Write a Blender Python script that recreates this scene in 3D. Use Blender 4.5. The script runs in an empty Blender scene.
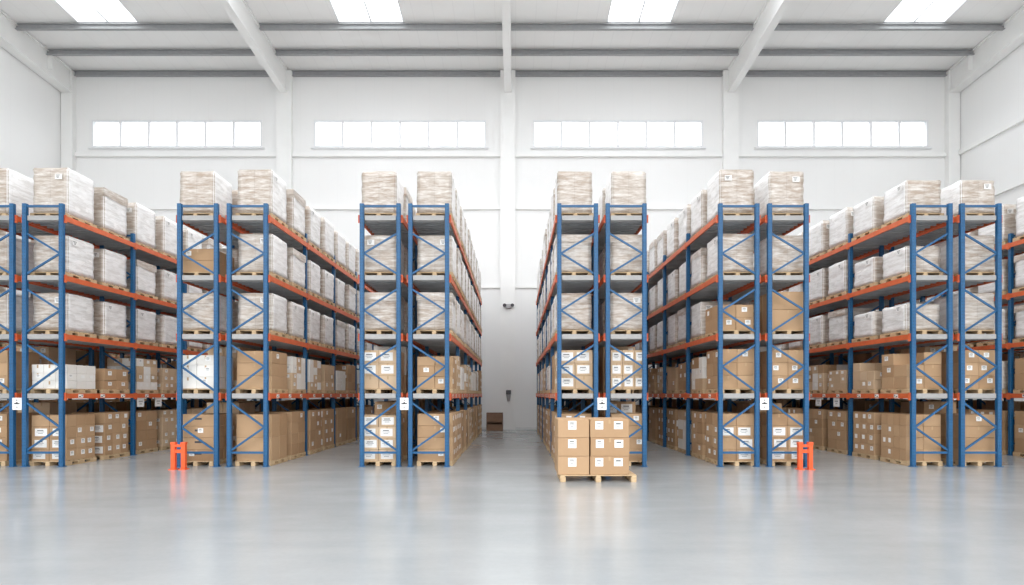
import bpy, bmesh, math, random
from mathutils import Vector, Matrix, noise
from mathutils.bvhtree import BVHTree

C = bpy.context.scene.collection
# ------------------------------------------------------------------ camera
F, CX, HY = 546.0, 515.0, 394.0          # focal length (px), vanishing point
CAMZ = 2.005
D0 = 15.0                                # distance of the rack fronts
S0 = F / D0
YW = 30.84                               # back wall
SW = F / YW
def fx(px): return (px - CX) / S0        # pixel column on the rack front plane -> metres
def wx(px): return (px - CX) / SW        # same on the back wall
def wz(py): return CAMZ + (HY - py) / SW

cam_d = bpy.data.cameras.new('camera'); cam = bpy.data.objects.new('camera', cam_d); C.objects.link(cam)
cam.location = (0, 0, CAMZ); cam.rotation_euler = (math.pi / 2, 0, 0)
cam_d.sensor_fit = 'HORIZONTAL'; cam_d.sensor_width = 36.0
cam_d.lens = F / 1024 * 36.0
cam_d.shift_x = (512 - CX) / 1024
cam_d.shift_y = (HY - 292.5) / 1024
cam_d.clip_end = 300
bpy.context.scene.camera = cam

# ------------------------------------------------------------------ mesh helper
class MB:
    def __init__(s): s.v = []; s.f = []; s.m = []
    def hexa(s, p, m=0):
        b = len(s.v); s.v += [tuple(q) for q in p]
        for f in ((0,3,2,1),(4,5,6,7),(0,1,5,4),(1,2,6,5),(2,3,7,6),(3,0,4,7)):
            s.f.append(tuple(b + i for i in f)); s.m.append(m)
        return s
    def box(s, x0, x1, y0, y1, z0, z1, m=0):
        return s.hexa([(x0,y0,z0),(x1,y0,z0),(x1,y1,z0),(x0,y1,z0),(x0,y0,z1),(x1,y0,z1),(x1,y1,z1),(x0,y1,z1)], m)
    def cbox(s, c, d, m=0):
        return s.box(c[0]-d[0]/2, c[0]+d[0]/2, c[1]-d[1]/2, c[1]+d[1]/2, c[2]-d[2]/2, c[2]+d[2]/2, m)
    def bar(s, a, b, w, h, m=0, up=(0,1,0)):
        a = Vector(a); b = Vector(b); t = (b - a).normalized()
        u = Vector(up); u = (u - t * u.dot(t)).normalized(); r = t.cross(u)
        p = []
        for q in (a, b):
            for i, j in ((-1,-1),(1,-1),(1,1),(-1,1)):
                p.append(q + r * (w/2*i) + u * (h/2*j))
        return s.hexa(p, m)
    def cyl(s, a, b, r0, r1, n=12, m=0):
        a = Vector(a); b = Vector(b); t = (b - a).normalized()
        u = t.orthogonal().normalized(); w = t.cross(u); k = len(s.v)
        for q, r in ((a, r0), (b, r1)):
            for i in range(n):
                an = 2*math.pi*i/n
                s.v.append(tuple(q + u*(r*math.cos(an)) + w*(r*math.sin(an))))
        for i in range(n):
            j = (i+1) % n
            s.f.append((k+i, k+j, k+n+j, k+n+i)); s.m.append(m)
        s.f.append(tuple(k+n-1-i for i in range(n))); s.m.append(m)
        s.f.append(tuple(k+n+i for i in range(n))); s.m.append(m)
        return s
    def mesh(s, name, mats, bevel=0.0):
        me = bpy.data.meshes.new(name); me.from_pydata(s.v, [], s.f)
        for mt in mats: me.materials.append(mt)
        me.polygons.foreach_set('material_index', s.m)
        if bevel > 0:
            bm = bmesh.new(); bm.from_mesh(me)
            bmesh.ops.bevel(bm, geom=bm.edges[:], offset=bevel, segments=1, affect='EDGES')
            bm.to_mesh(me); bm.free()
        me.update()
        return me

def put(name, me, parent=None, loc=(0,0,0), rotz=0.0):
    o = bpy.data.objects.new(name, me); C.objects.link(o)
    o.location = loc
    if rotz: o.rotation_euler = (0, 0, rotz)
    if parent is not None: o.parent = parent
    return o
def empty(name, loc=(0,0,0), rotz=0.0):
    o = bpy.data.objects.new(name, None); C.objects.link(o)
    o.location = loc; o.rotation_euler = (0,0,rotz); o.empty_display_size = .1
    return o
def tag(o, label, cat, group=None, kind=None):
    o['label'] = label; o['category'] = cat
    if group: o['group'] = group
    if kind: o['kind'] = kind
    return o
def struct(o, label=None, cat=None):
    o['kind'] = 'structure'
    if label: o['label'] = label; o['category'] = cat
    return o

# ------------------------------------------------------------------ materials
def nt(name):
    m = bpy.data.materials.new(name); m.use_nodes = True
    n = m.node_tree; b = n.nodes['Principled BSDF']
    return m, n, b
def node(n, t, **k):
    x = n.nodes.new(t)
    for a, v in k.items(): setattr(x, a, v)
    return x
def col(c): return (c[0], c[1], c[2], 1.0)
def mixc(n, fac, a, b):
    x = n.nodes.new('ShaderNodeMix'); x.data_type = 'RGBA'
    for sock, v in ((0, fac), (6, a), (7, b)):
        if isinstance(v, (tuple, list)): x.inputs[sock].default_value = col(v)
        elif isinstance(v, (int, float)): x.inputs[sock].default_value = v
        else: n.links.new(v, x.inputs[sock])
    return x.outputs[2]
def math_(n, op, a, b=None, clamp=False):
    x = n.nodes.new('ShaderNodeMath'); x.operation = op; x.use_clamp = clamp
    for i, v in enumerate((a, b)):
        if v is None: continue
        if isinstance(v, (int, float)): x.inputs[i].default_value = v
        else: n.links.new(v, x.inputs[i])
    return x.outputs[0]
def maprange(n, v, a, b, c=0.0, d=1.0):
    x = n.nodes.new('ShaderNodeMapRange'); n.links.new(v, x.inputs[0])
    for i, q in enumerate((a, b, c, d)): x.inputs[i+1].default_value = q
    return x.outputs[0]
def coords(n, scale=(1,1,1), space='Object'):
    t = n.nodes.new('ShaderNodeTexCoord'); m = n.nodes.new('ShaderNodeMapping')
    m.inputs['Scale'].default_value = scale
    n.links.new(t.outputs[space], m.inputs[0]); return m.outputs[0]
def pos(n, scale=(1,1,1)):
    t = n.nodes.new('ShaderNodeNewGeometry'); m = n.nodes.new('ShaderNodeMapping')
    m.inputs['Scale'].default_value = scale
    n.links.new(t.outputs['Position'], m.inputs[0]); return m.outputs[0]
def noisef(n, vec, scale, detail=3.0, rough=.5):
    x = n.nodes.new('ShaderNodeTexNoise'); n.links.new(vec, x.inputs['Vector'])
    x.inputs['Scale'].default_value = scale; x.inputs['Detail'].default_value = detail
    x.inputs['Roughness'].default_value = rough
    return x.outputs['Fac']
def bump(n, b, h, strength, dist=.02):
    x = n.nodes.new('ShaderNodeBump'); x.inputs['Strength'].default_value = strength
    x.inputs['Distance'].default_value = dist
    n.links.new(h, x.inputs['Height']); n.links.new(x.outputs[0], b.inputs['Normal'])
def mat(name, c, rough=.5, metal=0.0, var=.08, nscale=6.0, spec=.5):
    m, n, b = nt(name)
    f = noisef(n, coords(n), nscale, 4)
    lo = tuple(x*(1-var) for x in c); hi = tuple(min(1, x*(1+var)) for x in c)
    n.links.new(mixc(n, maprange(n, f, .3, .7), lo, hi), b.inputs['Base Color'])
    b.inputs['Roughness'].default_value = rough; b.inputs['Metallic'].default_value = metal
    b.inputs['Specular IOR Level'].default_value = spec
    return m

def m_blue():
    m, n, b = nt('blue_paint')
    t = n.nodes.new('ShaderNodeTexCoord'); sp = n.nodes.new('ShaderNodeSeparateXYZ')
    n.links.new(t.outputs['Object'], sp.inputs[0])
    fz = math_(n, 'FRACT', math_(n, 'DIVIDE', sp.outputs[2], .09))
    hz = math_(n, 'LESS_THAN', math_(n, 'ABSOLUTE', math_(n, 'SUBTRACT', fz, .5)), .2)
    hx = math_(n, 'LESS_THAN', math_(n, 'ABSOLUTE', math_(n, 'SUBTRACT', math_(n, 'ABSOLUTE', sp.outputs[0]), .028)), .009)
    hole = math_(n, 'MULTIPLY', hz, hx)
    f = noisef(n, coords(n), 5.0, 4)
    c = mixc(n, maprange(n, f, .3, .7), (.008,.088,.215), (.013,.112,.26))
    n.links.new(mixc(n, math_(n, 'MULTIPLY', hole, .75), c, (.008,.035,.09)), b.inputs['Base Color'])
    b.inputs['Roughness'].default_value = .42
    return m
BLUE_POST = m_blue()
BLUE = mat('blue_brace_paint', (.012,.10,.24), .42)
ORANGE = mat('orange_beam_paint', (.66,.135,.045), .45)
GUARD = mat('orange_guard_paint', (.86,.12,.03), .45)
GALV = mat('galvanised_deck', (.42,.43,.44), .5, .25, .15, 3.0)
GALV_EDGE = mat('deck_edge_steel', (.36,.355,.35), .5, .1, .1, 3.0)
LABEL = mat('label_paper', (.86,.85,.83), .7, 0, .03)
PRINT = mat('label_ink', (.06,.06,.065), .7)
TAPE = mat('parcel_tape', (.50,.335,.185), .3, 0, .06)
DARKDEV = mat('dark_grey_plastic', (.10,.10,.11), .45)
GREYDEV = mat('grey_plastic', (.42,.42,.43), .45)
SIGNW = mat('sign_white', (.88,.88,.88), .5, 0, .02)
CRATE = mat('crate_brown', (.20,.115,.07), .7, 0, .2)
GREYSTEEL = mat('purlin_shade_grey', (.33,.335,.34), .55, 0, .06)  # shade inside the C-profile is held in this grey
WHITESTEEL = mat('white_steel', (.87,.87,.855), .5, 0, .02, 1.0)
FRAMEW = mat('window_frame_white', (.80,.81,.82), .45, 0, .02)

def m_wood():
    m, n, b = nt('pallet_wood')
    f = noisef(n, pos(n, (3,3,22)), 2.0, 5, .6)
    g = n.nodes.new('ShaderNodeNewGeometry')
    base = mixc(n, maprange(n, f, .3, .7), (.50,.35,.20), (.70,.53,.33))
    n.links.new(mixc(n, math_(n, 'MULTIPLY', g.outputs['Random Per Island'], .35), base, (.42,.28,.15)), b.inputs['Base Color'])
    b.inputs['Roughness'].default_value = .75
    return m
WOOD = m_wood()

def m_card(name, a, c2, rng=1.0):
    m, n, b = nt(name)
    g = n.nodes.new('ShaderNodeNewGeometry'); oi = n.nodes.new('ShaderNodeObjectInfo')
    r = math_(n, 'FRACT', math_(n, 'ADD', g.outputs['Random Per Island'], oi.outputs['Random']))
    f = noisef(n, pos(n, (1,1,1)), 9.0, 4)
    k = math_(n, 'ADD', math_(n, 'MULTIPLY', r, .75), math_(n, 'MULTIPLY', f, .25))
    n.links.new(mixc(n, k, a, c2), b.inputs['Base Color'])
    b.inputs['Roughness'].default_value = .72; b.inputs['Specular IOR Level'].default_value = .3
    return m
CARD = {'brown': m_card('cardboard_brown', (.40,.248,.135), (.53,.352,.208)),
        'pale':  m_card('cardboard_pale', (.53,.375,.235), (.67,.505,.345)),
        'white': m_card('cardboard_white', (.78,.75,.70), (.86,.84,.80))}

def m_film(name, dark, light, bias, tint):
    m, n, b = nt(name)
    oi = n.nodes.new('ShaderNodeObjectInfo')
    off = n.nodes.new('ShaderNodeCombineXYZ')
    n.links.new(math_(n, 'MULTIPLY', oi.outputs['Random'], 37.0), off.inputs[0]); n.links.new(math_(n, 'MULTIPLY', oi.outputs['Random'], 91.0), off.inputs[2])
    t = n.nodes.new('ShaderNodeTexCoord'); add = n.nodes.new('ShaderNodeVectorMath'); add.operation = 'ADD'
    n.links.new(t.outputs['Object'], add.inputs[0]); n.links.new(off.outputs[0], add.inputs[1])
    mp = n.nodes.new('ShaderNodeMapping'); mp.inputs['Scale'].default_value = (1.0, 1.0, 5.5); mp.inputs['Rotation'].default_value = (.0, .12, 0)
    n.links.new(add.outputs[0], mp.inputs[0])
    st = noisef(n, mp.outputs[0], 2.2, 5, .62)
    mp2 = n.nodes.new('ShaderNodeMapping'); mp2.inputs['Scale'].default_value = (1.6, 1.6, 9); mp2.inputs['Rotation'].default_value = (.1, -.2, 0)
    n.links.new(add.outputs[0], mp2.inputs[0])
    st2 = noisef(n, mp2.outputs[0], 3.0, 3, .6)
    blot = noisef(n, add.outputs[0], 2.3, 2)
    sp = n.nodes.new('ShaderNodeSeparateXYZ'); n.links.new(t.outputs['Object'], sp.inputs[0])
    # faint seams of the cartons below the film
    def seam(o, pitch, off_, w):
        fr = math_(n, 'FRACT', math_(n, 'DIVIDE', math_(n, 'ADD', o, off_), pitch))
        return math_(n, 'LESS_THAN', math_(n, 'ABSOLUTE', math_(n, 'SUBTRACT', fr, .5)), w)
    se = math_(n, 'MAXIMUM', seam(sp.outputs[2], .30, .0, .025), math_(n, 'MAXIMUM', seam(sp.outputs[0], .49, 0.245, .012), seam(sp.outputs[1], .35, 0.175, .016)))
    w = math_(n, 'ADD', maprange(n, st, .42, .62), math_(n, 'MULTIPLY', maprange(n, st2, .50, .62), .45))
    w = math_(n, 'ADD', math_(n, 'MULTIPLY', w, .6), math_(n, 'SUBTRACT', math_(n, 'MULTIPLY', blot, .35), .175 - bias), True)
    var = mixc(n, oi.outputs['Random'], dark, tint)
    base = mixc(n, w, var, light)
    sea = math_(n, 'MULTIPLY', se, math_(n, 'SUBTRACT', .42, math_(n, 'MULTIPLY', w, .30)))
    n.links.new(mixc(n, sea, base, tuple(x*.55 for x in dark)), b.inputs['Base Color'])
    b.inputs['Roughness'].default_value = .28
    b.inputs['Specular IOR Level'].default_value = .55
    bump(n, b, st2, .35, .03)
    return m
FILM_F = m_film('stretch_film_over_tan', (.40,.31,.24), (.78,.75,.71), .02, (.46,.385,.32))
FILM_LIT = m_film('stretch_film_lit_side', (.70,.67,.63), (.93,.92,.91), .50, (.78,.75,.72))  # load sides whitened: the light from the aisle is put into the colour
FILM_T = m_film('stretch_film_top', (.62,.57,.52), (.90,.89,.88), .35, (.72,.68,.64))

def m_wall():
    m, n, b = nt('white_wall_panel')
    sp = n.nodes.new('ShaderNodeSeparateXYZ'); n.links.new(pos(n), sp.inputs[0])
    s = math_(n, 'ADD', sp.outputs[0], math_(n, 'MULTIPLY', sp.outputs[1], 1.0))
    fr = math_(n, 'FRACT', math_(n, 'DIVIDE', s, 1.04))
    ln = math_(n, 'LESS_THAN', fr, .03)
    f = noisef(n, pos(n), .3, 3)
    c = mixc(n, f, (.845,.845,.835), (.88,.88,.87))
    n.links.new(mixc(n, math_(n, 'MULTIPLY', ln, .06), c, (.6,.6,.6)), b.inputs['Base Color'])
    b.inputs['Roughness'].default_value = .6
    return m
WALL = m_wall()
def m_roof():
    m, n, b = nt('roof_sheet')
    sp = n.nodes.new('ShaderNodeSeparateXYZ'); n.links.new(pos(n), sp.inputs[0])
    fr = math_(n, 'FRACT', math_(n, 'DIVIDE', sp.outputs[0], 1.0))
    ln = math_(n, 'LESS_THAN', fr, .05)
    f = noisef(n, pos(n), .4, 3)
    c = mixc(n, f, (.86,.855,.84), (.90,.895,.88))
    n.links.new(mixc(n, math_(n, 'MULTIPLY', ln, .10), c, (.55,.55,.55)), b.inputs['Base Color'])
    b.inputs['Roughness'].default_value = .6
    return m
ROOF = m_roof()
def m_floor():
    m, n, b = nt('polished_concrete')
    p = pos(n)
    f = noisef(n, p, .55, 6, .6); f2 = noisef(n, pos(n, (.35, 1.6, 1)), 1.1, 5, .6); f3 = noisef(n, p, 14, 4, .6)
    k = math_(n, 'ADD', math_(n, 'MULTIPLY', f, .45), math_(n, 'ADD', math_(n, 'MULTIPLY', f2, .4), math_(n, 'MULTIPLY', f3, .15)))
    n.links.new(mixc(n, maprange(n, k, .36, .64), (.325,.342,.348), (.385,.40,.405)), b.inputs['Base Color'])
    n.links.new(maprange(n, k, .3, .7, .14, .24), b.inputs['Roughness'])
    b.inputs['Specular IOR Level'].default_value = .8
    return m
FLOOR = m_floor()
def m_glass():
    m = bpy.data.materials.new('clear_glass'); m.use_nodes = True; n = m.node_tree; n.nodes.clear()
    o = n.nodes.new('ShaderNodeOutputMaterial'); t = n.nodes.new('ShaderNodeBsdfTransparent'); g = n.nodes.new('ShaderNodeBsdfGlossy')
    t.inputs[0].default_value = (.97,.985,1,1); g.inputs['Roughness'].default_value = .05
    x = n.nodes.new('ShaderNodeMixShader'); x.inputs[0].default_value = .05
    n.links.new(t.outputs[0], x.inputs[1]); n.links.new(g.outputs[0], x.inputs[2]); n.links.new(x.outputs[0], o.inputs[0])
    return m
GLASS = m_glass()

# ------------------------------------------------------------------ world
SKY_H, SKY_Z = 1.35, 8.0            # overcast sky: bright overhead, dimmer at the horizon
w = bpy.data.worlds.new('sky'); bpy.context.scene.world = w; w.use_nodes = True
bg = w.node_tree.nodes['Background']
wn = w.node_tree
tc = wn.nodes.new('ShaderNodeTexCoord'); sx = wn.nodes.new('ShaderNodeSeparateXYZ'); wn.links.new(tc.outputs['Generated'], sx.inputs[0])
mr = wn.nodes.new('ShaderNodeMapRange'); wn.links.new(sx.outputs[2], mr.inputs[0])
for i_, q_ in enumerate((0.0, .9, SKY_H, SKY_Z)): mr.inputs[i_+1].default_value = q_
wn.links.new(mr.outputs[0], bg.inputs['Strength'])
bg.inputs['Color'].default_value = (.985, .99, 1.0, 1)
vs = bpy.context.scene.view_settings
vs.view_transform = 'Standard'; vs.look = 'None'; vs.exposure = -0.14; vs.gamma = 1.0
cy = bpy.context.scene.cycles
cy.max_bounces = 10; cy.diffuse_bounces = 6; cy.glossy_bounces = 4; cy.transparent_max_bounces = 12
cy.caustics_reflective = False; cy.caustics_refractive = False

# ------------------------------------------------------------------ building shell
XL, XR = -25.45, 24.95
SLOPE, ZR = .084, 20.2
YB = -7.0                                   # the hall stands open behind the camera
def zr(y): return ZR + SLOPE * (YW - y)
struct(put('floor', MB().box(XL-.3, XR+.3, YB, YW+.3, -.3, 0).mesh('floor', [FLOOR])), 'polished pale grey concrete warehouse floor', 'floor')

wins = [(92,262),(314,486),(533,703),(757,928)]
WZ0, WZ1 = wz(147.5), wz(120)
mb = MB(); ztop = ZR + .4
mb.box(XL-.3, XR+.3, YW, YW+.3, 0, WZ0); mb.box(XL-.3, XR+.3, YW, YW+.3, WZ1, ztop)
xs = [XL-.3] + [v for a, b_ in wins for v in (wx(a), wx(b_))] + [XR+.3]
for i in range(0, len(xs), 2): mb.box(xs[i], xs[i+1], YW, YW+.3, WZ0, WZ1)
struct(put('wall_back', mb.mesh('wall_back', [WALL])), 'tall white back wall pierced by four strip windows', 'wall')
for nm, x0, x1 in (('wall_left', XL-.3, XL), ('wall_right', XR, XR+.3)):
    me = MB().hexa([(x0,YB,0),(x1,YB,0),(x1,YW,0),(x0,YW,0),(x0,YB,zr(YB)),(x1,YB,zr(YB)),(x1,YW,zr(YW)),(x0,YW,zr(YW))]).mesh(nm, [WALL])
    struct(put(nm, me), 'plain white %s side wall of the hall' % nm[5:], 'wall')

wnames = ['far left', 'second from left', 'third from left', 'far right']
for i, (a, b_) in enumerate(wins):
    x0, x1 = wx(a), wx(b_)
    root = put('window_%d' % (i+1), (MB().box(x0, x1, YW-.03, YW+.12, WZ0, WZ0+.09).box(x0, x1, YW-.03, YW+.12, WZ1-.09, WZ1)
               .box(x0, x0+.09, YW-.03, YW+.12, WZ0+.09, WZ1-.09).box(x1-.09, x1, YW-.03, YW+.12, WZ0+.09, WZ1-.09)).mesh('window_frame', [FRAMEW]))
    struct(root, 'bright six-pane strip window high on the back wall, %s' % wnames[i], 'window')
    for j in range(1, 6):
        xm = x0 + (x1-x0)*j/6
        put('mullion', MB().box(xm-.06, xm+.06, YW-.02, YW+.10, WZ0+.09, WZ1-.09).mesh('mullion', [FRAMEW]), root)
    put('glazing', MB().box(x0+.09, x1-.09, YW+.10, YW+.115, WZ0+.09, WZ1-.09).mesh('glazing', [GLASS]), root)
    put('window_sill', MB().box(x0-.15, x1+.15, YW-.12, YW, WZ0-.10, WZ0-.01).mesh('window_sill', [FRAMEW]), root)

# columns against the back wall and roof beams above them
cols = [(-25.1, 'left corner'), (-12.95, 'left of centre'), (-.4, 'centre'), (12.1, 'right of centre'), (24.6, 'right corner')]
for i, (xc, nm) in enumerate(cols):
    hw = .32 if i in (0, 4) else .42
    me = MB().box(xc-hw, xc+hw, YW-.28, YW, 0, ZR-.06).mesh('column', [WHITESTEEL])
    struct(put('column', me), 'white steel column on the back wall, %s' % nm, 'column')
    bw = .2 if i not in (0, 4) else .3
    bm_ = MB(); y0, y1 = YB, YW - .29
    for (u0, u1, d0, d1) in ((-bw, bw, 0.02, .10), (-bw, bw, 1.24, 1.34), (-bw*.62, bw*.62, .10, 1.24)):
        bm_.hexa([(xc+u0,y0,zr(y0)-d1),(xc+u1,y0,zr(y0)-d1),(xc+u1,y1,zr(y1)-d1),(xc+u0,y1,zr(y1)-d1),
                  (xc+u0,y0,zr(y0)-d0),(xc+u1,y0,zr(y0)-d0),(xc+u1,y1,zr(y1)-d0),(xc+u0,y1,zr(y1)-d0)])
    rb = struct(put('roof_beam', bm_.mesh('roof_beam', [WHITESTEEL])), 'white sloping steel roof beam, %s' % nm, 'beam')
    if i in (0, 4):
        sg = 1 if i == 0 else -1
        yb = YW - 1.72; xx = sorted((xc + sg*.19, xc + sg*.44))
        put('bracket', MB().box(xx[0], xx[1], yb-.03, yb+.03, zr(yb)-1.05, zr(yb)-.3).mesh('bracket', [WHITESTEEL]), rb)
# purlins
bayx = [(XL, cols[1][0]-.2), (cols[1][0]+.2, cols[2][0]-.2), (cols[2][0]+.2, cols[3][0]-.2), (cols[3][0]+.2, XR)]
bayn = ['far left bay', 'second bay from left', 'third bay from left', 'far right bay']
for j, d in enumerate((.06, 1.74, 3.54)):
    for k, (x0, x1) in enumerate(bayx):
        x0 += .3 if k == 0 else .01; x1 -= .3 if k == 3 else .01
        y = YW - d; z = zr(y); t_ = .30
        p = MB().box(x0, x1, y-.04, y+.04, z-t_, z-.03).box(x0, x1, y-.12, y-.04, z-t_, z-t_+.03).box(x0, x1, y-.12, y-.04, z-.07, z-.03)
        o = put('purlin', p.mesh('purlin', [GREYSTEEL]))
        struct(o, 'grey roof purlin, %s, %s' % (['along the back wall', 'second from the back wall', 'third from the back wall', 'fourth from the back wall'][j], bayn[k]), 'purlin')
# roof sheets with skylight openings
skyx = [(-21.8,-18.72), (-8.8,-5.52), (4.55,7.78), (18.3,21.4)]
skyd = [(3.62, 22.0)]
added_skyx = [(-11.9, -9.3), (-3.2, -.8), (.2, 2.6), (8.9, 11.5)]; d2a, d2b = 6.2, 17.5   # unseen roof openings added to brighten the aisles
mb = MB()
def slab(m_, x0, x1, d0, d1, o0=0.0, o1=.12):
    ya, yb = YW-d1, YW-d0
    m_.hexa([(x0,ya,zr(ya)+o0),(x1,ya,zr(ya)+o0),(x1,yb,zr(yb)+o0),(x0,yb,zr(yb)+o0),
             (x0,ya,zr(ya)+o1),(x1,ya,zr(ya)+o1),(x1,yb,zr(yb)+o1),(x0,yb,zr(yb)+o1)])
ds = [-.3, skyd[0][0], skyd[0][1], YW-YB]
for i in (0, 2): slab(mb, XL-.3, XR+.3, ds[i], ds[i+1])
xs = [XL-.3] + [v for s_ in skyx for v in s_] + [XR+.3]
for (d0, d1) in skyd:
    for i in range(0, len(xs), 2):
        cuts = [xs[i]] + [v for a_ in added_skyx if xs[i] < a_[0] < xs[i+1] for v in a_] + [xs[i+1]]
        slab(mb, xs[i], xs[i+1], d0, d2a); slab(mb, xs[i], xs[i+1], d2b, d1)
        for q in range(0, len(cuts), 2): slab(mb, cuts[q], cuts[q+1], d2a, d2b)
struct(put('ceiling', mb.mesh('ceiling', [ROOF])), 'white sheet metal roof sloping down to the back wall', 'ceiling')
for j, (d0, d1) in enumerate(skyd[:1]):
    for k, (x0, x1) in enumerate(skyx):
        fr = MB(); e = .06
        slab(fr, x0, x0+e, d0, d1, .0, .16); slab(fr, x1-e, x1, d0, d1, .0, .16); slab(fr, x0+e, x1-e, d0, d0+e, .0, .16); slab(fr, x0+e, x1-e, d1-e, d1, .0, .16)
        xm = (x0+x1)/2; slab(fr, xm-.04, xm+.04, d0+e, d1-e, .0, .16)
        r = struct(put('skylight', fr.mesh('skylight_frame', [FRAMEW])), 'bright two-panel roof skylight, %s' % bayn[k], 'skylight')
        g = MB(); slab(g, x0+e, xm-.04, d0+e, d1-e, .07, .08); slab(g, xm+.04, x1-e, d0+e, d1-e, .07, .08)
        put('glazing', g.mesh('glazing', [GLASS]), r)
for (x0, x1) in added_skyx:
    fr = MB(); slab(fr, x0, x0+.06, d2a, d2b, 0, .16); slab(fr, x1-.06, x1, d2a, d2b, 0, .16)
    slab(fr, x0+.06, x1-.06, d2a, d2a+.06, 0, .16); slab(fr, x0+.06, x1-.06, d2b-.06, d2b, 0, .16)
    r = struct(put('skylight', fr.mesh('skylight_frame', [FRAMEW])))  # added skylights out of view, put in for light in the aisles
    g = MB(); slab(g, x0+.06, x1-.06, d2a+.06, d2b-.06, .07, .08); put('glazing', g.mesh('glazing', [GLASS]), r)
# ledges
tn = 0
for zc, hh, pr, nm in ((wz(155.5), .22, .14, 'upper'), (wz(208.5), .16, .10, 'middle'), (wz(287), .14, .08, 'lower')):
    for k in range(4):
        x0 = cols[k][0] + (.33 if k == 0 else .43); x1 = cols[k+1][0] - (.33 if k == 3 else .43)
        tn += 1
        struct(put('trim_%d' % tn, MB().box(x0, x1, YW-pr, YW, zc-hh/2, zc+hh/2).mesh('ledge', [WHITESTEEL])), '%s white ledge on the back wall, %s' % (nm, bayn[k]), 'ledge')
for zc, nm in ((15.5, 'upper'), (12.4, 'lower')):
    tn += 1
    struct(put('trim_%d' % tn, MB().box(XR-.14, XR, YB, YW-.3, zc-.12, zc+.12).mesh('ledge', [WHITESTEEL])), '%s white rail along the right side wall' % nm, 'rail')
struct(put('baseboard_back', MB().box(XL, XR, YW-.03, YW, 0, .12).mesh('baseboard', [mat('baseboard_grey', (.72,.72,.72), .5)])), 'pale skirting at the foot of the back wall', 'skirting')

# ------------------------------------------------------------------ pallet racks
BAY, NB, ZT = 2.8, 5, 7.25
LEV = [2.02, 3.655, 5.275, 6.92]
PW, PD = .115, .10
ROWS = [  # pixel columns of the outer edges on the front plane, aisle side that the photo sees, name
    (-28, 13, -1, "far-left pair's left row"), (22, 62, 1, "far-left pair's right row"),
    (176.3, 218, -1, "mid-left pair's left row"), (226, 267.7, 1, "mid-left pair's right row"),
    (358.9, 401, -1, "centre-left pair's left row"), (408, 449, 1, "centre-left pair's right row"),
    (557.3, 598.3, -1, "centre-right pair's left row"), (605.8, 647, 1, "centre-right pair's right row"),
    (718.8, 759.8, -1, "mid-right pair's left row"), (768.3, 809, 1, "mid-right pair's right row"),
    (912.3, 953, -1, "far-right pair's left row"), (960.7, 1002.6, 1, "far-right pair's right row"),
    (1103, 1144, -1, "right-edge pair's left row"),
    (1152, 1193, 1, "right-edge pair's right row"), (-183, -142, 1, "left-edge pair's right row")]
RW = 1.125
post_me = (MB().box(-PW/2, PW/2, -PD/2, PD/2, .012, ZT)).mesh('post', [BLUE_POST], .008)
plate_me = (MB().box(-.085, .085, -.075, .075, 0, .012).cyl((.07,.05,.012),(.07,.05,.03),.012,.012,8).cyl((-.07,.05,.012),(-.07,.05,.03),.012,.012,8)).mesh('base_plate', [BLUE])
beam_me = (MB().box(-.022, .022, 0, BAY, -.14, 0).box(-.028, .028, .0, .045, -.19, .02).box(-.028, .028, BAY-.045, BAY, -.19, .02)).mesh('beam', [ORANGE])
tick_me = MB().cbox((0,0,0), (.004,.17,.095), 0).cbox((0,-.03,-.015), (.006,.06,.03), 1).cbox((0,.045,.01), (.006,.03,.05), 1).mesh('beam_label', [LABEL, PRINT])
dk = MB().box(-RW/2+.01, RW/2-.01, PD+.02, BAY-.02, -.03, 0)
y = PD + .02
dk.box(-RW/2+.135, RW/2-.135, PD-.07, PD+.02, -.13, 0, 1).box(-RW/2+.02, RW/2-.02, PD+.02, PD+.06, -.15, -.03, 1)
for i in range(1, 12):
    yy = PD+.02 + i*.225
    if yy < BAY-.08: dk.box(-RW/2+.02, RW/2-.02, yy, yy+.05, -.11, -.03)
deck_me = dk.mesh('deck', [GALV, GALV_EDGE])
px_ = RW/2 - PW/2
zz = [(6.43,5.88,5.32),(4.89,4.31,3.72),(3.36,2.76,2.09),(1.76,1.085,.45)]
brace_me = {}
for sg in (-1, 1):                       # side of the post the braces meet at
    L = []
    for a, b_, c_ in zz:
        for z0, z1, s0, s1 in ((a, b_, -sg, sg), (b_, c_, sg, -sg)):
            L.append(MB().bar((s0*(px_-PW/2+.01), 0, z0), (s1*(px_-PW/2+.01), 0, z1), .05, .035).mesh('brace', [BLUE]))
    for z0 in (.39, ZT-.07):
        L.append(MB().bar((-(px_-PW/2), 0, z0), (px_-PW/2, 0, z0), .06, .035).mesh('brace', [BLUE]))
    brace_me[sg] = L
rows = []
for (x0, x1, side, nm) in ROWS:
    xc = fx((x0+x1)/2)
    half = nm
    r = tag(empty('pallet_rack', (xc, D0, 0)), 'tall blue pallet rack with orange beams, %s' % half, 'rack', 'pallet rack rows')
    rows.append((r, xc, side, nm))
    for k in range(NB+1):
        for s_ in (-1, 1):
            p = put('post', post_me, r, (s_*px_, k*BAY + PD/2, 0))
            put('base_plate', plate_me, p, (0, .0, 0))
        for bme in brace_me[-1 if side < 0 else 1]:
            put('brace', bme, r, (0, k*BAY + PD/2, 0))
    for k in range(NB):
        for li, z in enumerate(LEV):
            for s_ in (-1, 1):
                b_ = put('beam', beam_me, r, (s_*(RW/2+.024), k*BAY + PD/2, z-.001))
                if li == 0 and s_ == side:
                    for yy in (.52, 1.35, 2.2):
                        put('beam_label', tick_me, b_, (s_*.0255, yy, -.07))
            put('deck', deck_me, r, (0, k*BAY, z))

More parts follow.
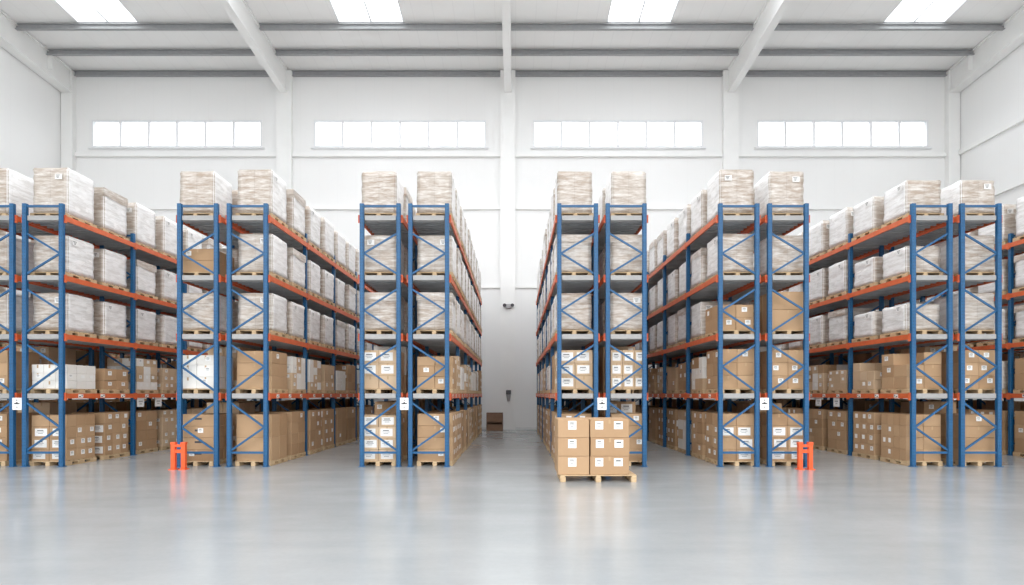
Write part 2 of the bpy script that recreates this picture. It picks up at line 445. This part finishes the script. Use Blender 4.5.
# ------------------------------------------------------------------ what stands on the racks: layout
R = random.Random(7)
PH = .132
pallets, loads, cartons = [], [], []     # dicts
posn = ['front', 'second', 'third', 'fourth', 'fifth', 'sixth', 'seventh', 'eighth', 'ninth', 'tenth']
def block(key, xo, yo, z0, W, Dp, tiers, nx, ny, tone, lab, side, big=False, drop=0, plain_top=False, toneset=None, handle=False):
    """tiers: list of tier heights; cartons are laid nx across and ny deep"""
    z = z0 + .002
    for t, h in enumerate(tiers):
        last = t == len(tiers) - 1
        for ix in range(nx):
            for iy in range(ny):
                if last and drop and (ix*ny+iy) % 3 < drop and not (nx*ny == 1): continue
                dx, dy = W/nx - .008, Dp/ny - .008
                jx = R.uniform(-.006, .006) if nx > 1 else R.uniform(-.015, .015); jy = R.uniform(-.004, .004)
                cx = xo - W/2 + W*(ix+.5)/nx + jx*.5; cy_ = yo - Dp/2 + Dp*(iy+.5)/ny + jy*.5
                labs = []
                if not (plain_top and last):
                    if iy == 0 and R.random() < lab: labs.append('f')
                    if ix == (nx-1 if side > 0 else 0) and R.random() < lab: labs.append('s')
                tn_ = tone if not toneset else R.choice(toneset)
                cartons.append(dict(key=key, ix=ix, iy=iy, t=t, nt=len(tiers), nx=nx, ny=ny, c=(cx, cy_, z + h/2 - .001), d=(dx, dy, h-.004),
                                    tone=tn_, labs=labs, side=side, big=big, handle=handle and iy == 0, u=R.random()))
        z += h

FRONT = {  # (row, level): look of the frontmost load, read off the photo
 (0,0): dict(tiers=[.33]*4, nx=2, ny=2, tone='brown', lab=.8), (0,1): dict(tiers=[.36]*3, nx=2, ny=2, tone='brown', lab=.3),
 (1,0): dict(tiers=[.32]*4, nx=2, ny=3, tone='brown', lab=.95, big=True, plain_top=True), (1,1): dict(tiers=[.22,.22,.24], nx=3, ny=3, tone='white', lab=.3),
 (2,0): dict(tiers=[.325]*4, nx=1, ny=2, tone='brown', lab=.4, handle=True), (2,1): dict(tiers=[.33,.33,.28], nx=2, ny=2, tone='white', lab=.5),
 (3,0): dict(tiers=[.66,.64], nx=1, ny=2, tone='brown', lab=.0), (3,1): dict(tiers=[.36,.36,.34], nx=1, ny=2, tone='brown', lab=.25),
 (4,0): dict(tiers=[.32]*4, nx=2, ny=2, tone='pale', lab=1, big=True), (4,1): dict(tiers=[.36]*3, nx=2, ny=2, tone='pale', lab=.8, big=True),
 (5,0): dict(tiers=[.33]*4, nx=1, ny=3, tone='brown', lab=.8), (5,1): dict(tiers=[.34,.30,.26], nx=2, ny=2, tone='brown', lab=.6),
 (6,0): dict(tiers=[.33]*4, nx=2, ny=3, tone='brown', lab=.7), (6,1): dict(tiers=[.36]*3, nx=2, ny=2, tone='pale', lab=.9, big=True),
 (7,0): dict(tiers=[.33]*4, nx=2, ny=2, tone='brown', lab=.3), (7,1): dict(tiers=[.36]*3, nx=3, ny=2, tone='pale', lab=.9, big=True),
 (8,0): dict(tiers=[.33]*4, nx=2, ny=2, tone='brown', lab=.95, big=True, plain_top=True), (8,1): dict(tiers=[.37]*3, nx=2, ny=2, tone='brown', lab=.5),
 (9,0): dict(tiers=[.33]*4, nx=2, ny=2, tone='brown', lab=.95, big=True, plain_top=True), (9,1): dict(tiers=[.36]*3, nx=2, ny=2, tone='brown', lab=.8),
 (9,2): dict(tiers=[.58,.5], nx=1, ny=2, tone='brown', lab=.1), (8,2): dict(tiers=[.36]*2, nx=2, ny=2, tone='brown', lab=.5),
 (10,0): dict(tiers=[.325]*4, nx=2, ny=4, tone='brown', lab=.2), (10,1): dict(tiers=[.34,.34,.34], nx=2, ny=2, tone='brown', lab=.25, drop=1),
 (11,0): dict(tiers=[.325]*4, nx=1, ny=2, tone='brown', lab=.5), (11,1): dict(tiers=[.36]*3, nx=2, ny=2, tone='brown', lab=.6, toneset=['brown','brown','white']),
  (1,1,1): dict(tiers=[.27,.36], nx=1, ny=2, tone='brown', lab=.9), (1,1,2): dict(tiers=[.26]*4, nx=2, ny=3, tone='pale', lab=.7, toneset=['white','pale','white']),
 (1,1,3): dict(tiers=[.26]*3, nx=2, ny=3, tone='pale', lab=.7), (3,1,1): dict(tiers=[.25]*4, nx=2, ny=3, tone='white', lab=.6, toneset=['white','white','pale']),
 (3,1,2): dict(tiers=[.25]*4, nx=2, ny=3, tone='white', lab=.6, toneset=['white','white','pale']), (3,1,3): dict(tiers=[.3]*3, nx=2, ny=2, tone='pale', lab=.6),
 (8,1,1): dict(tiers=[.33]*3, nx=2, ny=3, tone='pale', lab=.6, toneset=['pale','white','brown']), (8,1,2): dict(tiers=[.3]*3, nx=2, ny=2, tone='brown', lab=.5),
 (8,1,3): dict(tiers=[.4,.4], nx=1, ny=2, tone='pale', lab=.5), (10,1,1): dict(tiers=[.28,.28,.28], nx=2, ny=3, tone='pale', lab=.4, drop=2),
 (10,1,2): dict(tiers=[.22]*3, nx=2, ny=3, tone='pale', lab=.8), (10,1,3): dict(tiers=[.3]*3, nx=2, ny=3, tone='pale', lab=.8, toneset=['white','pale','brown']),
 (8,0,1): dict(tiers=[.33]*4, nx=2, ny=2, tone='brown', lab=.5), (8,0,2): dict(tiers=[.33]*4, nx=2, ny=2, tone='pale', lab=.4, toneset=['white','pale']),
 (10,0,1): dict(tiers=[.325]*4, nx=2, ny=3, tone='brown', lab=.9), (10,0,2): dict(tiers=[.325]*4, nx=1, ny=2, tone='brown', lab=.5),
 (1,0,1): dict(tiers=[.325]*4, nx=2, ny=3, tone='brown', lab=.9, big=True), (1,0,2): dict(tiers=[.325]*4, nx=1, ny=2, tone='brown', lab=.3),
 (3,0,1): dict(tiers=[.33]*4, nx=1, ny=2, tone='brown', lab=.3), (3,0,2): dict(tiers=[.33]*4, nx=1, ny=2, tone='brown', lab=.5),
 (2,3): dict(tiers=[.33,.33], nx=1, ny=2, tone='brown', lab=.4),
}
STYLES0 = [dict(tiers=[.33]*4, nx=2, ny=3, tone='brown', lab=.7), dict(tiers=[.33]*4, nx=1, ny=2, tone='brown', lab=.3),
           dict(tiers=[.44]*3, nx=2, ny=2, tone='brown', lab=.2), dict(tiers=[.26]*5, nx=2, ny=3, tone='pale', lab=.5),
           dict(tiers=[.33]*4, nx=2, ny=2, tone='brown', lab=.9, big=True), dict(tiers=[.66,.62], nx=1, ny=2, tone='brown', lab=.1)]
STYLES1 = [dict(tiers=[.35]*3, nx=2, ny=2, tone='brown', lab=.4), dict(tiers=[.25]*3, nx=2, ny=3, tone='white', lab=.4),
           dict(tiers=[.3]*3, nx=2, ny=3, tone='pale', lab=.8, toneset=['pale','white','pale']), dict(tiers=[.26]*4, nx=2, ny=3, tone='pale', lab=.8, drop=1),
           dict(tiers=[.5,.5], nx=1, ny=2, tone='brown', lab=.3), dict(tiers=[.33,.33,.26], nx=2, ny=2, tone='brown', lab=.6, drop=1)]
OFFS = [-.345, -.025, -.163, .08, -.094, .124, -.06, .115, .035, .118, -.03, .158, -.05, .1, .0]
LH = [0, .0] + [1.06, 1.07, 1.24]
for ri, (r, xc, side, nm) in enumerate(rows):
    offs = OFFS[ri]
    for lv in range(5):
        for s_ in range(2*NB):
            k, q = divmod(s_, 2)
            yc = D0 + k*BAY + (.79 if q == 0 else 2.17)
            zb = 0.0 if lv == 0 else LEV[lv-1]
            key = (ri, lv, s_)
            jx = offs + R.uniform(-.02, .02)
            pallets.append(dict(key=key, loc=(xc+jx, yc, zb), rz=R.uniform(-.012, .012)))
            z0 = zb + PH
            f = FRONT.get((ri, lv)) if s_ == 0 else FRONT.get((ri, lv, s_))
            if f or lv < 2 and not (lv == 1 and R.random() < .10):
                f = f or R.choice(STYLES0 if lv == 0 else STYLES1)
                hid = ri > 12 or side != (1 if ri < 6 else -1) and s_ > 0      # rows that turn away from the camera's aisle
                f = dict(f)
                if hid and lv == 0: f['tiers'] = [t_*1.24 for t_ in f['tiers']]; f['drop'] = 0
                if hid and lv == 1: f['tiers'] = [t_*1.3/sum(f['tiers']) for t_ in f['tiers']]; f['drop'] = 0
                block(key, xc+jx, yc, z0, .99, 1.04, side=side, **f)
            else:
                h = LH[lv] * R.uniform(.97, 1.02) if lv > 1 else R.uniform(.85, 1.0)
                if ri in (10, 11) and lv == 4: h -= .26 if s_ < 2 else .08
                if ri < 2 and lv == 4: h += .06
                if ri == 10 and lv in (2, 3) and s_ < 2: h *= .72
                loads.append(dict(key=key, loc=(xc+jx, yc, z0+.001), h=h, rz=R.uniform(-.015, .015), var=R.randrange(6)))
# pallet set down in front of the centre-right pair
FY0, FY1 = 12.42, 13.52
pallets.append(dict(key='floor', loc=((560+636)/2/1, 0, 0), rz=0))
def fp(px, y): return (px - CX) * y / F
pallets[-1]['loc'] = ((fp(560.5, FY0) + fp(636.5, FY0))/2, (FY0+FY1)/2, 0)
PWID = fp(636.5, FY0) - fp(560.5, FY0)
for t in range(3):
    for ix in range(2):
        for iy in range(2):
            xa, xb = ((558, 589.2), (590.2, 629))[ix]
            xa, xb = fp(xa, FY0+.03), fp(xb, FY0+.03)
            cartons.append(dict(key='floor', ix=ix, iy=iy, t=t, nt=3, nx=2, ny=2, c=((xa+xb)/2 + (.012 if t == 1 and ix else 0), FY0+.03+.26+iy*.53, PH+.032 + .422*t + .21), d=(xb-xa, .515, .418),
                                tone='brown', labs=['c1' if ix == 0 else 'c2'] if iy == 0 else [], side=-1, big=False, handle=False, u=.5))

# ------------------------------------------------------------------ which of them the photo (or a step aside) shows
verts, faces, ids = [], [], []
def hb(x0, x1, y0, y1, z0, z1, i):
    m_ = MB().box(x0, x1, y0, y1, z0, z1); b0 = len(verts)
    verts.extend(m_.v); faces.extend(tuple(b0+q for q in f) for f in m_.f); ids.extend([i]*6)
allitems = pallets + loads + cartons
for i, it in enumerate(allitems):
    if 'd' in it:
        c_, d_ = it['c'], it['d']; hb(c_[0]-d_[0]/2, c_[0]+d_[0]/2, c_[1]-d_[1]/2, c_[1]+d_[1]/2, c_[2]-d_[2]/2, c_[2]+d_[2]/2, i)
    elif 'h' in it:
        l = it['loc']; hb(l[0]-.49, l[0]+.49, l[1]-.49, l[1]+.49, l[2], l[2]+it['h'], i)
    else:
        l = it['loc']; hw_ = PWID/2 if it['key'] == 'floor' else .5; hb(l[0]-hw_, l[0]+hw_, l[1]-.57, l[1]+.57, l[2], l[2]+PH, i)
for (r, xc, side, nm) in rows:
    for k in range(NB+1):
        for s_ in (-1, 1):
            hb(xc+s_*px_-PW/2, xc+s_*px_+PW/2, D0+k*BAY, D0+k*BAY+PD, 0, ZT, -1)
    for z in LEV:
        hb(xc-RW/2-.04, xc+RW/2+.04, D0+PD, D0+NB*BAY, z-.12, z-.002, -1)
bvh = BVHTree.FromPolygons(verts, faces)
seen = [0]*len(allitems); near = [0]*len(allitems)
for cxo, step in ((0.0, 1), (-1.0, 2), (1.0, 2)):
    o_ = Vector((cxo, 0, CAMZ))
    for py in range(165, 486, step):
        for px in range(0, 1024, step):
            d_ = Vector(((px+.5-CX)/F, 1.0, (HY-py-.5)/F))
            h_ = bvh.ray_cast(o_, d_)
            if h_[2] is not None and ids[h_[2]] >= 0:
                if cxo == 0: seen[ids[h_[2]]] += 1
                near[ids[h_[2]]] += 1
for i, it in enumerate(allitems): it['seen'] = seen[i]; it['near'] = near[i]

# ------------------------------------------------------------------ pallets
def slot_words(key, noun):
    ri, lv, s_ = key
    return posn[s_], (['on floor level', 'on first shelf', 'on second shelf', 'on third shelf', 'on top shelf'][lv]), rows[ri][3]
def pallet_parts(W, Dp, H=PH):
    deck = MB(); n = 7; bw = Dp/n*.74
    for i in range(n):
        yc = -Dp/2 + bw/2 + (Dp-bw)*i/(n-1)
        deck.box(-W/2, W/2, yc-bw/2, yc+bw/2, H-.022, H)
    for xx in (-W/2+.05, 0, W/2-.05): deck.box(xx-.05, xx+.05, -Dp/2, Dp/2, H-.042, H-.022)
    blk = MB().box(-.06, .06, -.12, .12, .02, H-.042).mesh('block', [WOOD])
    bb = MB().box(-.055, .055, -Dp/2, Dp/2, 0, .02).mesh('bottom_board', [WOOD])
    pos_ = [(xx, yy) for xx in (-W/2+.06, 0, W/2-.06) for yy in (-Dp/2+.12, 0, Dp/2-.12)]
    one = MB(); one.v = list(deck.v); one.f = list(deck.f); one.m = list(deck.m)
    for xx, yy in pos_: one.box(xx-.06, xx+.06, yy-.12, yy+.12, .02, H-.042)
    for xx in (-W/2+.06, 0, W/2-.06): one.box(xx-.055, xx+.055, -Dp/2, Dp/2, 0, .02)
    return deck.mesh('deck_boards', [WOOD]), blk, bb, pos_, one.mesh('pallet', [WOOD]), W
P_STD = pallet_parts(1.0, 1.13)
P_BIG = pallet_parts(PWID, FY1-FY0, PH+.03)
shown = sorted([p for p in pallets if p['seen'] > 0], key=lambda p: -p['seen'])
indiv = shown[:300]; iset = {id(p) for p in indiv}
def make_pallet(it, kit, parts):
    if parts:
        o = empty('pallet', it['loc'], it['rz'])
        put('deck_boards', kit[0], o)
        for xx, yy in kit[3]: put('block', kit[1], o, (xx, yy, 0))
        for xx in sorted({q[0] for q in kit[3]}): put('bottom_board', kit[2], o, (xx, 0, 0))
    else:
        o = put('pallet', kit[4], None, it['loc'], it['rz'])
    return o
for it in indiv:
    if it['key'] == 'floor':
        tag(make_pallet(it, P_BIG, True), 'wide pale wooden pallet on the open floor under six front labelled cartons', 'pallet', 'wooden pallets')
        continue
    a, b_, c_ = slot_words(it['key'], '')
    o = make_pallet(it, P_STD, it['seen'] > 60)
    tag(o, "wooden pallet under %s load from front %s, %s" % (a if a != 'front' else 'first', b_, c_), 'pallet', 'wooden pallets')
rest = [p for p in pallets if id(p) not in iset and p['near'] > 0]
if rest:
    mbr = MB()
    for it in rest:
        l = it['loc']
        me = P_STD[4]; b0 = len(mbr.v)
        mbr.v += [(v.co.x+l[0], v.co.y+l[1], v.co.z+l[2]) for v in me.vertices]
        mbr.f += [tuple(b0+q for q in p.vertices) for p in me.polygons]; mbr.m += [0]*len(me.polygons)
    tag(put('pallets', mbr.mesh('pallets', [WOOD])), 'the remaining wooden pallets, nearly hidden deep in the rack rows', 'pallets', None, 'stuff')

# ------------------------------------------------------------------ stretch-wrapped loads
def wrap_mesh(h, seed, W=.98, Dp=.98):
    bm = bmesh.new(); bmesh.ops.create_cube(bm, size=1.0)
    bmesh.ops.bevel(bm, geom=bm.edges[:], offset=.03, segments=2, affect='EDGES')
    for v in bm.verts: v.co = Vector((v.co.x*W, v.co.y*Dp, (v.co.z+.5)*h))
    bmesh.ops.subdivide_edges(bm, edges=[e for e in bm.edges if e.calc_length() > .5], cuts=9, use_grid_fill=True)
    for v in bm.verts:
        p = v.co.copy(); q = Vector((p.x*3+seed*5, p.y*3, p.z*7))
        f = noise.noise(q)*.016 + math.sin(p.z*2*math.pi/.30)*.004
        if p.z > .03:
            v.co.x += f*(1 if p.x > 0 else -1); v.co.y += f*(1 if p.y > 0 else -1)
            if p.z > h-.02: v.co.z += noise.noise(q+Vector((9,3,1)))*.015
    bm.normal_update()
    me = bpy.data.meshes.new('wrapped_load'); 
    for m_ in (FILM_F, FILM_LIT, FILM_T): me.materials.append(m_)
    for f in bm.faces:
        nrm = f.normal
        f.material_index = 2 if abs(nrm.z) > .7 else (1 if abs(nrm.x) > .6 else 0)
        f.smooth = True
    bm.to_mesh(me); bm.free(); return me
def skirt_mesh(h, seed):
    # a second band of film pulled round the top of the load
    m_ = MB(); n = 10; W, Dp = 1.01, 1.01
    loop = [(-W/2 + W*i/n, -Dp/2) for i in range(n)] + [(W/2, -Dp/2 + Dp*i/n) for i in range(n)] + [(W/2 - W*i/n, Dp/2) for i in range(n)] + [(-W/2, Dp/2 - Dp*i/n) for i in range(n)]
    L = len(loop)
    for i, (x, y) in enumerate(loop):
        dz = noise.noise(Vector((x*3+seed, y*3, 2.0)))*.07
        ex = noise.noise(Vector((x*5, y*5, seed)))*.006
        m_.v.append((x*(1+ex), y*(1+ex), h*.80+dz)); m_.v.append((x*(1+ex), y*(1+ex), h*.93+dz*.5)); m_.v.append((x*.985, y*.985, h+.012))
    for i in range(L):
        j = (i+1) % L
        for q in (0, 1): 
            m_.f.append((3*i+q, 3*j+q, 3*j+q+1, 3*i+q+1)); m_.m.append(0)
    return m_.mesh('film_band', [FILM_F])
HQ = sorted({round(l['h'], 1) for l in loads})
WM = {}
def wm(h, var):
    k = (round(h/.05)*.05, var)
    if k not in WM:
        lab_ = MB().cbox((0,0,0), (.20,.006,.15), 0)
        for q in range(3): lab_.cbox((-.02, -.0035, .04-.035*q), (.12-.03*q,.003,.014), 1)
        WM[k] = (wrap_mesh(k[0], var), skirt_mesh(k[0], var*3.1), lab_.mesh('label', [LABEL, PRINT]))
    return WM[k]
def h_of(l): return round(l['h']/.05)*.05
adj = ['milky', 'whitish', 'cloudy', 'pale', 'streaky', 'shiny']
for it in loads:
    if it['near'] == 0: continue
    me, sk, lb = wm(it['h'], it['var']); h = h_of(it)
    a, b_, c_ = slot_words(it['key'], '')
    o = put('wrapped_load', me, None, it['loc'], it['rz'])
    tag(o, "film-wrapped %s load, %s from front %s, %s" % ('tan and white', a if a != 'front' else 'first', b_, c_), 'wrapped load', 'stretch-wrapped pallet loads')
    if it['seen'] > 40:
        if it['var'] == 2: put('film_band', sk, o)
        side = rows[it['key'][0]][2]
        if it['var'] % 3 == 0: put('label', lb, o, (.25*side, -.513, h*.80))
        if it['var'] in (1, 4, 5): put('label', lb, o, (side*.513, -.25, h*.84), side*math.pi/2)

# ------------------------------------------------------------------ cartons
shown_c = sorted([c for c in cartons if c['seen'] > 0], key=lambda c: (c['key'] != 'floor', -c['seen']))
CI = shown_c[:300]; cset = {id(c) for c in CI}
cm_cache = {}
def carton_mesh(d, tone):
    k = (round(d[0],3), round(d[1],3), round(d[2],3), tone)
    if k not in cm_cache:
        cm_cache[k] = MB().cbox((0,0,0), (k[0],k[1],k[2])).mesh('carton', [CARD[tone]], .007)
    return cm_cache[k]
lab_cache = {}
def label_mesh(w_, h_, st):
    k = (round(w_,2), round(h_,2), st)
    if k not in lab_cache:
        m_ = MB().cbox((0,0,0), (k[0],.004,k[1]), 0)
        if st == 0:
            for q, (ww, hh) in enumerate(((.5,.10),(.62,.05),(.4,.05))):
                m_.cbox((-.05*k[0], -.0025, k[1]*(.25-.2*q)), (k[0]*ww, .002, k[1]*hh), 1)
        else:
            m_.cbox((0, -.0025, k[1]*.18), (k[0]*.55, .002, k[1]*.16), 1).cbox((-.1*k[0], -.0025, -k[1]*.18), (k[0]*.4, .002, k[1]*.05), 1)
        lab_cache[k] = m_.mesh('label', [LABEL, PRINT])
    return lab_cache[k]
tape_cache = {}
def tape_mesh(d):
    k = tuple(round(x,3) for x in d)
    if k not in tape_cache:
        w_ = .045
        tape_cache[k] = MB().box(-w_/2, w_/2, -k[1]/2-.0015, -k[1]/2+.0, k[2]*.5-.10, k[2]*.5-.008).mesh('tape', [TAPE])
    return tape_cache[k]
HANDLE_ME = MB().cbox((0,0,0), (.20,.003,.055)).mesh('hand_hole', [PRINT])
def label_spots(c):
    dx, dy, dz = c['d']; u = c['u']; out = []
    for l in c['labs']:
        if l == 'c1': out.append(((-.03, -dy/2-.0025, .075), 0, .19, .20, 0))
        elif l == 'c2':
            out.append(((-.235, -dy/2-.0025, .075), 0, .18, .19, 0)); out.append(((.20, -dy/2-.0025, .075), 0, .20, .18, 1))
        else:
            span = dx if l == 'f' else dy
            if c['big'] and l == 'f': w_, h_ = min(.34, span*.72), dz*.66
            else: w_, h_ = min(.15, span*.38), min(.13, dz*.42)
            a = (u-.5)*(span-w_-.06)*.8; zz_ = (0 if c['big'] and l == 'f' else .12*dz)
            if l == 'f': out.append(((a, -dy/2-.0025, zz_), 0, w_, h_, 0))
            else: out.append(((c['side']*(dx/2+.0025), a, zz_), c['side']*math.pi/2, w_, h_, 0))
    return out
tier_w = {1: ['only'], 2: ['bottom', 'top'], 3: ['bottom', 'middle', 'top'], 4: ['bottom', 'second', 'third', 'top'], 5: ['bottom', 'second', 'middle', 'fourth', 'top']}
def side_w(i, n): return '' if n == 1 else (['left', 'right'] if n == 2 else ['left', 'centre', 'right'])[i]
def depth_w(i, n): return '' if n == 1 else (['front', 'rear'] if n == 2 else (['front', 'inner', 'rear'] if n == 3 else ['front', 'inner', 'deeper', 'rear']))[i]
for c in CI:
    o = put('carton', carton_mesh(c['d'], c['tone']), None, c['c'])
    kind = 'white carton' if c['tone'] == 'white' else ('labelled carton' if c['labs'] else 'brown carton')
    if c['key'] == 'floor':
        lab = '%s carton, %s tier, %s %s stack on the pallet standing on open floor' % ('brown two-label' if c['labs'] == ['c2'] else ('brown one-label' if c['labs'] else 'plain brown'), tier_w[3][c['t']], side_w(c['ix'], 2), depth_w(c['iy'], 2))
        grp = 'cartons on the floor pallet'
    else:
        a, b_, c_ = slot_words(c['key'], '')
        sw, dw = side_w(c['ix'], c['nx']), depth_w(c['iy'], c['ny'])
        where = (sw + ' ' + dw).strip()
        lab = '%s, %s tier%s, %s %s, %s' % (kind, tier_w[c['nt']][c['t']], (' ' + where) if where else '', a + ' pallet', {0: 'at floor', 1: 'first shelf', 2: 'second shelf', 3: 'third shelf', 4: 'top shelf'}[c['key'][1]], c_)
        grp = 'cartons on rack pallets'
    tag(o, lab, 'carton', grp)
    for (lc, rz, w_, h_, st) in label_spots(c): put('label', label_mesh(w_, h_, st), o, lc, rz)
    if c['iy'] == 0 and c['seen'] > 40: put('tape', tape_mesh(c['d']), o)
    if c['handle']: put('hand_hole', HANDLE_ME, o, (.05, -c['d'][1]/2-.002, .04))
used = {c['key'] for c in cartons if c['near'] > 0}
mbs = MB(); order = ['brown', 'pale', 'white']
for c in cartons:
    if id(c) in cset or c['key'] not in used: continue
    mbs.cbox(c['c'], c['d'], order.index(c['tone']))
    for (lc, rz, w_, h_, st) in label_spots(c):
        p = Vector(c['c']) + Vector(lc)
        mbs.cbox(p, (w_, .004, h_) if rz == 0 else (.004, w_, h_), 3)
tag(put('cartons', mbs.mesh('cartons', [CARD[k] for k in order] + [LABEL])), 'the remaining small cardboard cartons stacked on pallets deep along the rack rows', 'cartons', None, 'stuff')

# ------------------------------------------------------------------ signs, guards and the things by the back wall
def sign(px0, px1, label):
    x0, x1 = fx(px0), fx(px1); w_ = x1-x0; h_ = .335
    o = put('aisle_sign', MB().box(-w_/2, w_/2, -.012, 0, -h_/2, h_/2).mesh('aisle_sign', [SIGNW], .002), None, ((x0+x1)/2, D0-.001, 1.735))
    m_ = MB()
    m_.hexa([(-.035,-.0145,.02),(.035,-.0145,.02),(.035,-.012,.02),(-.035,-.012,.02),(-.012,-.0145,.05),(.012,-.0145,.05),(.012,-.012,.05),(-.012,-.012,.05)])
    m_.cbox((0,-.013,.005), (.15,.003,.03)); m_.cbox((0,-.013,-.09), (.05,.003,.02)); m_.cbox((0,-.013,.10), (.03,.003,.03))
    put('symbol', m_.mesh('symbol', [PRINT]), o)
    return tag(o, label, 'sign', 'aisle signs')
sign(12.6, 21.9, 'small white sign with dark mark between posts of the far-left rack pair')
sign(400, 408.6, 'small white sign with dark mark between posts of the centre-left rack pair')
sign(597.4, 606.6, 'small white sign with dark mark above the carton pallet on open floor')
sign(760.0, 768.7, 'small white sign with dark mark between posts of the mid-right rack pair')
# placards hung below the lowest beams
pl_me = MB().box(-.004, .004, -.17, .17, -.30, 0).mesh('placard', [SIGNW]); pm_me = MB().cbox((0,0,-.12), (.010,.2,.05)).cbox((0,0,-.2), (.010,.12,.03)).mesh('printing', [GREYDEV])
for ri, ylist, words in ((1, (3.1, 4.0), ('nearer', 'farther')), (10, (3.5, 4.6, 5.4), ('nearest', 'middle', 'farthest'))):
    for yy, wd in zip(ylist, words):
        side = rows[ri][2]
        o = put('placard', pl_me, None, (rows[ri][1] + side*(RW/2+.02), D0+yy, LEV[0]-.142))
        put('printing', pm_me, o)
        tag(o, '%s white placard hanging under the lowest orange beam, %s' % (wd, rows[ri][3]), 'sign', 'hanging placards')
# orange post guards
def guard(px, label):
    y = 14.5; x = fp(px, y); o = empty('post_guard', (x, y, 0))
    for s_ in (-1, 1):
        lg = put('leg', MB().box(-.055, .055, -.05, .05, .02, .66).mesh('leg', [GUARD], .006), o, (s_*.135, 0, 0))
        put('foot_plate', MB().box(-.085, .085, -.10, .10, 0, .02).mesh('foot_plate', [GUARD]), lg)
    put('top_rail', MB().box(-.20, -.07, -.055, .055, .66, .73).box(.07, .20, -.055, .055, .66, .73).box(-.08, .08, -.055, .055, .60, .665).mesh('top_rail', [GUARD], .006), o)
    put('cross_rail', MB().box(-.08, .08, -.04, .04, .44, .53).mesh('cross_rail', [GUARD], .006), o)
    return tag(o, label, 'guard', 'orange post guards')
guard(178.8, 'low orange steel post guard before the mid-left rack pair')
guard(805, 'low orange steel post guard before the mid-right rack pair')
# brown crates by the back wall
YC = 29.7; SC = F/YC
cx0, cx1 = (486.4-CX)/SC, (502.8-CX)/SC
for q, (z0, z1, lb) in enumerate(((0, .47, 'lower'), (.48, .98, 'upper'))):
    wd = cx1-cx0; o = empty('storage_crate', ((cx0+cx1)/2, YC, z0))
    sh = MB().box(-wd/2, wd/2, 0, .02, 0, z1-z0) if False else MB()
    h = z1-z0
    sh.box(-wd/2, wd/2, .0, .6, 0, .03).box(-wd/2, wd/2, 0, .6, h-.03, h).box(-wd/2, -wd/2+.03, 0, .6, .03, h-.03).box(wd/2-.03, wd/2, 0, .6, .03, h-.03).box(-wd/2+.03, wd/2-.03, .57, .6, .03, h-.03)
    put('shell', sh.mesh('shell', [CRATE]), o)
    put('front_panel', MB().box(-wd/2+.035, wd/2-.035, .02, .05, .035, h-.035 if q else h-.12).mesh('front_panel', [mat('crate_front', (.27,.16,.10), .7)]), o)
    tag(o, '%s dark brown crate of the two stacked against the back wall' % lb, 'crate', 'stacked crates')
# emergency lamp and grey device on the centre column
YF = YW - .28; SF = F/YF
ex = (508.5-CX)/SF; ez = CAMZ + (HY-306)/SF
o = empty('emergency_light', (ex, YF, ez))
put('housing', MB().box(-.14, .14, -.10, .01, -.13, .10).mesh('housing', [GREYDEV], .01), o)
for s_ in (-1, 1):
    put('lamp_head', MB().cyl((s_*.20, -.08, .06), (s_*.22, -.26, .0), .07, .10, 14).box(s_*.17-.03, s_*.17+.03, -.09, -.05, -.02, .08).mesh('lamp_head', [DARKDEV]), o)
tag(o, 'twin-head dark emergency lamp high on the centre wall column', 'lamp')
ex = (508.6-CX)/SF; ez = CAMZ + (HY-395.5)/SF
o = empty('wall_dispenser', (ex, YF, ez))
put('cover', MB().box(-.14, .14, -.16, 0, .06, .30).mesh('cover', [DARKDEV], .015), o)
put('body', MB().hexa([(-.07,-.10,-.32),(.07,-.10,-.32),(.07,0,-.32),(-.07,0,-.32),(-.13,-.14,.055),(.13,-.14,.055),(.13,0,.055),(-.13,0,.055)]).mesh('body', [GREYDEV]), o)
tag(o, 'small grey tapered wall unit with dark cover low on the centre column', 'wall unit')
print('SEEN pallets', len(shown), 'loads', sum(1 for l in loads if l['seen']), 'cartons', len(shown_c), 'last', CI[-1]['seen'], 'rest pallets', len(rest), 'objs', len(bpy.data.objects))
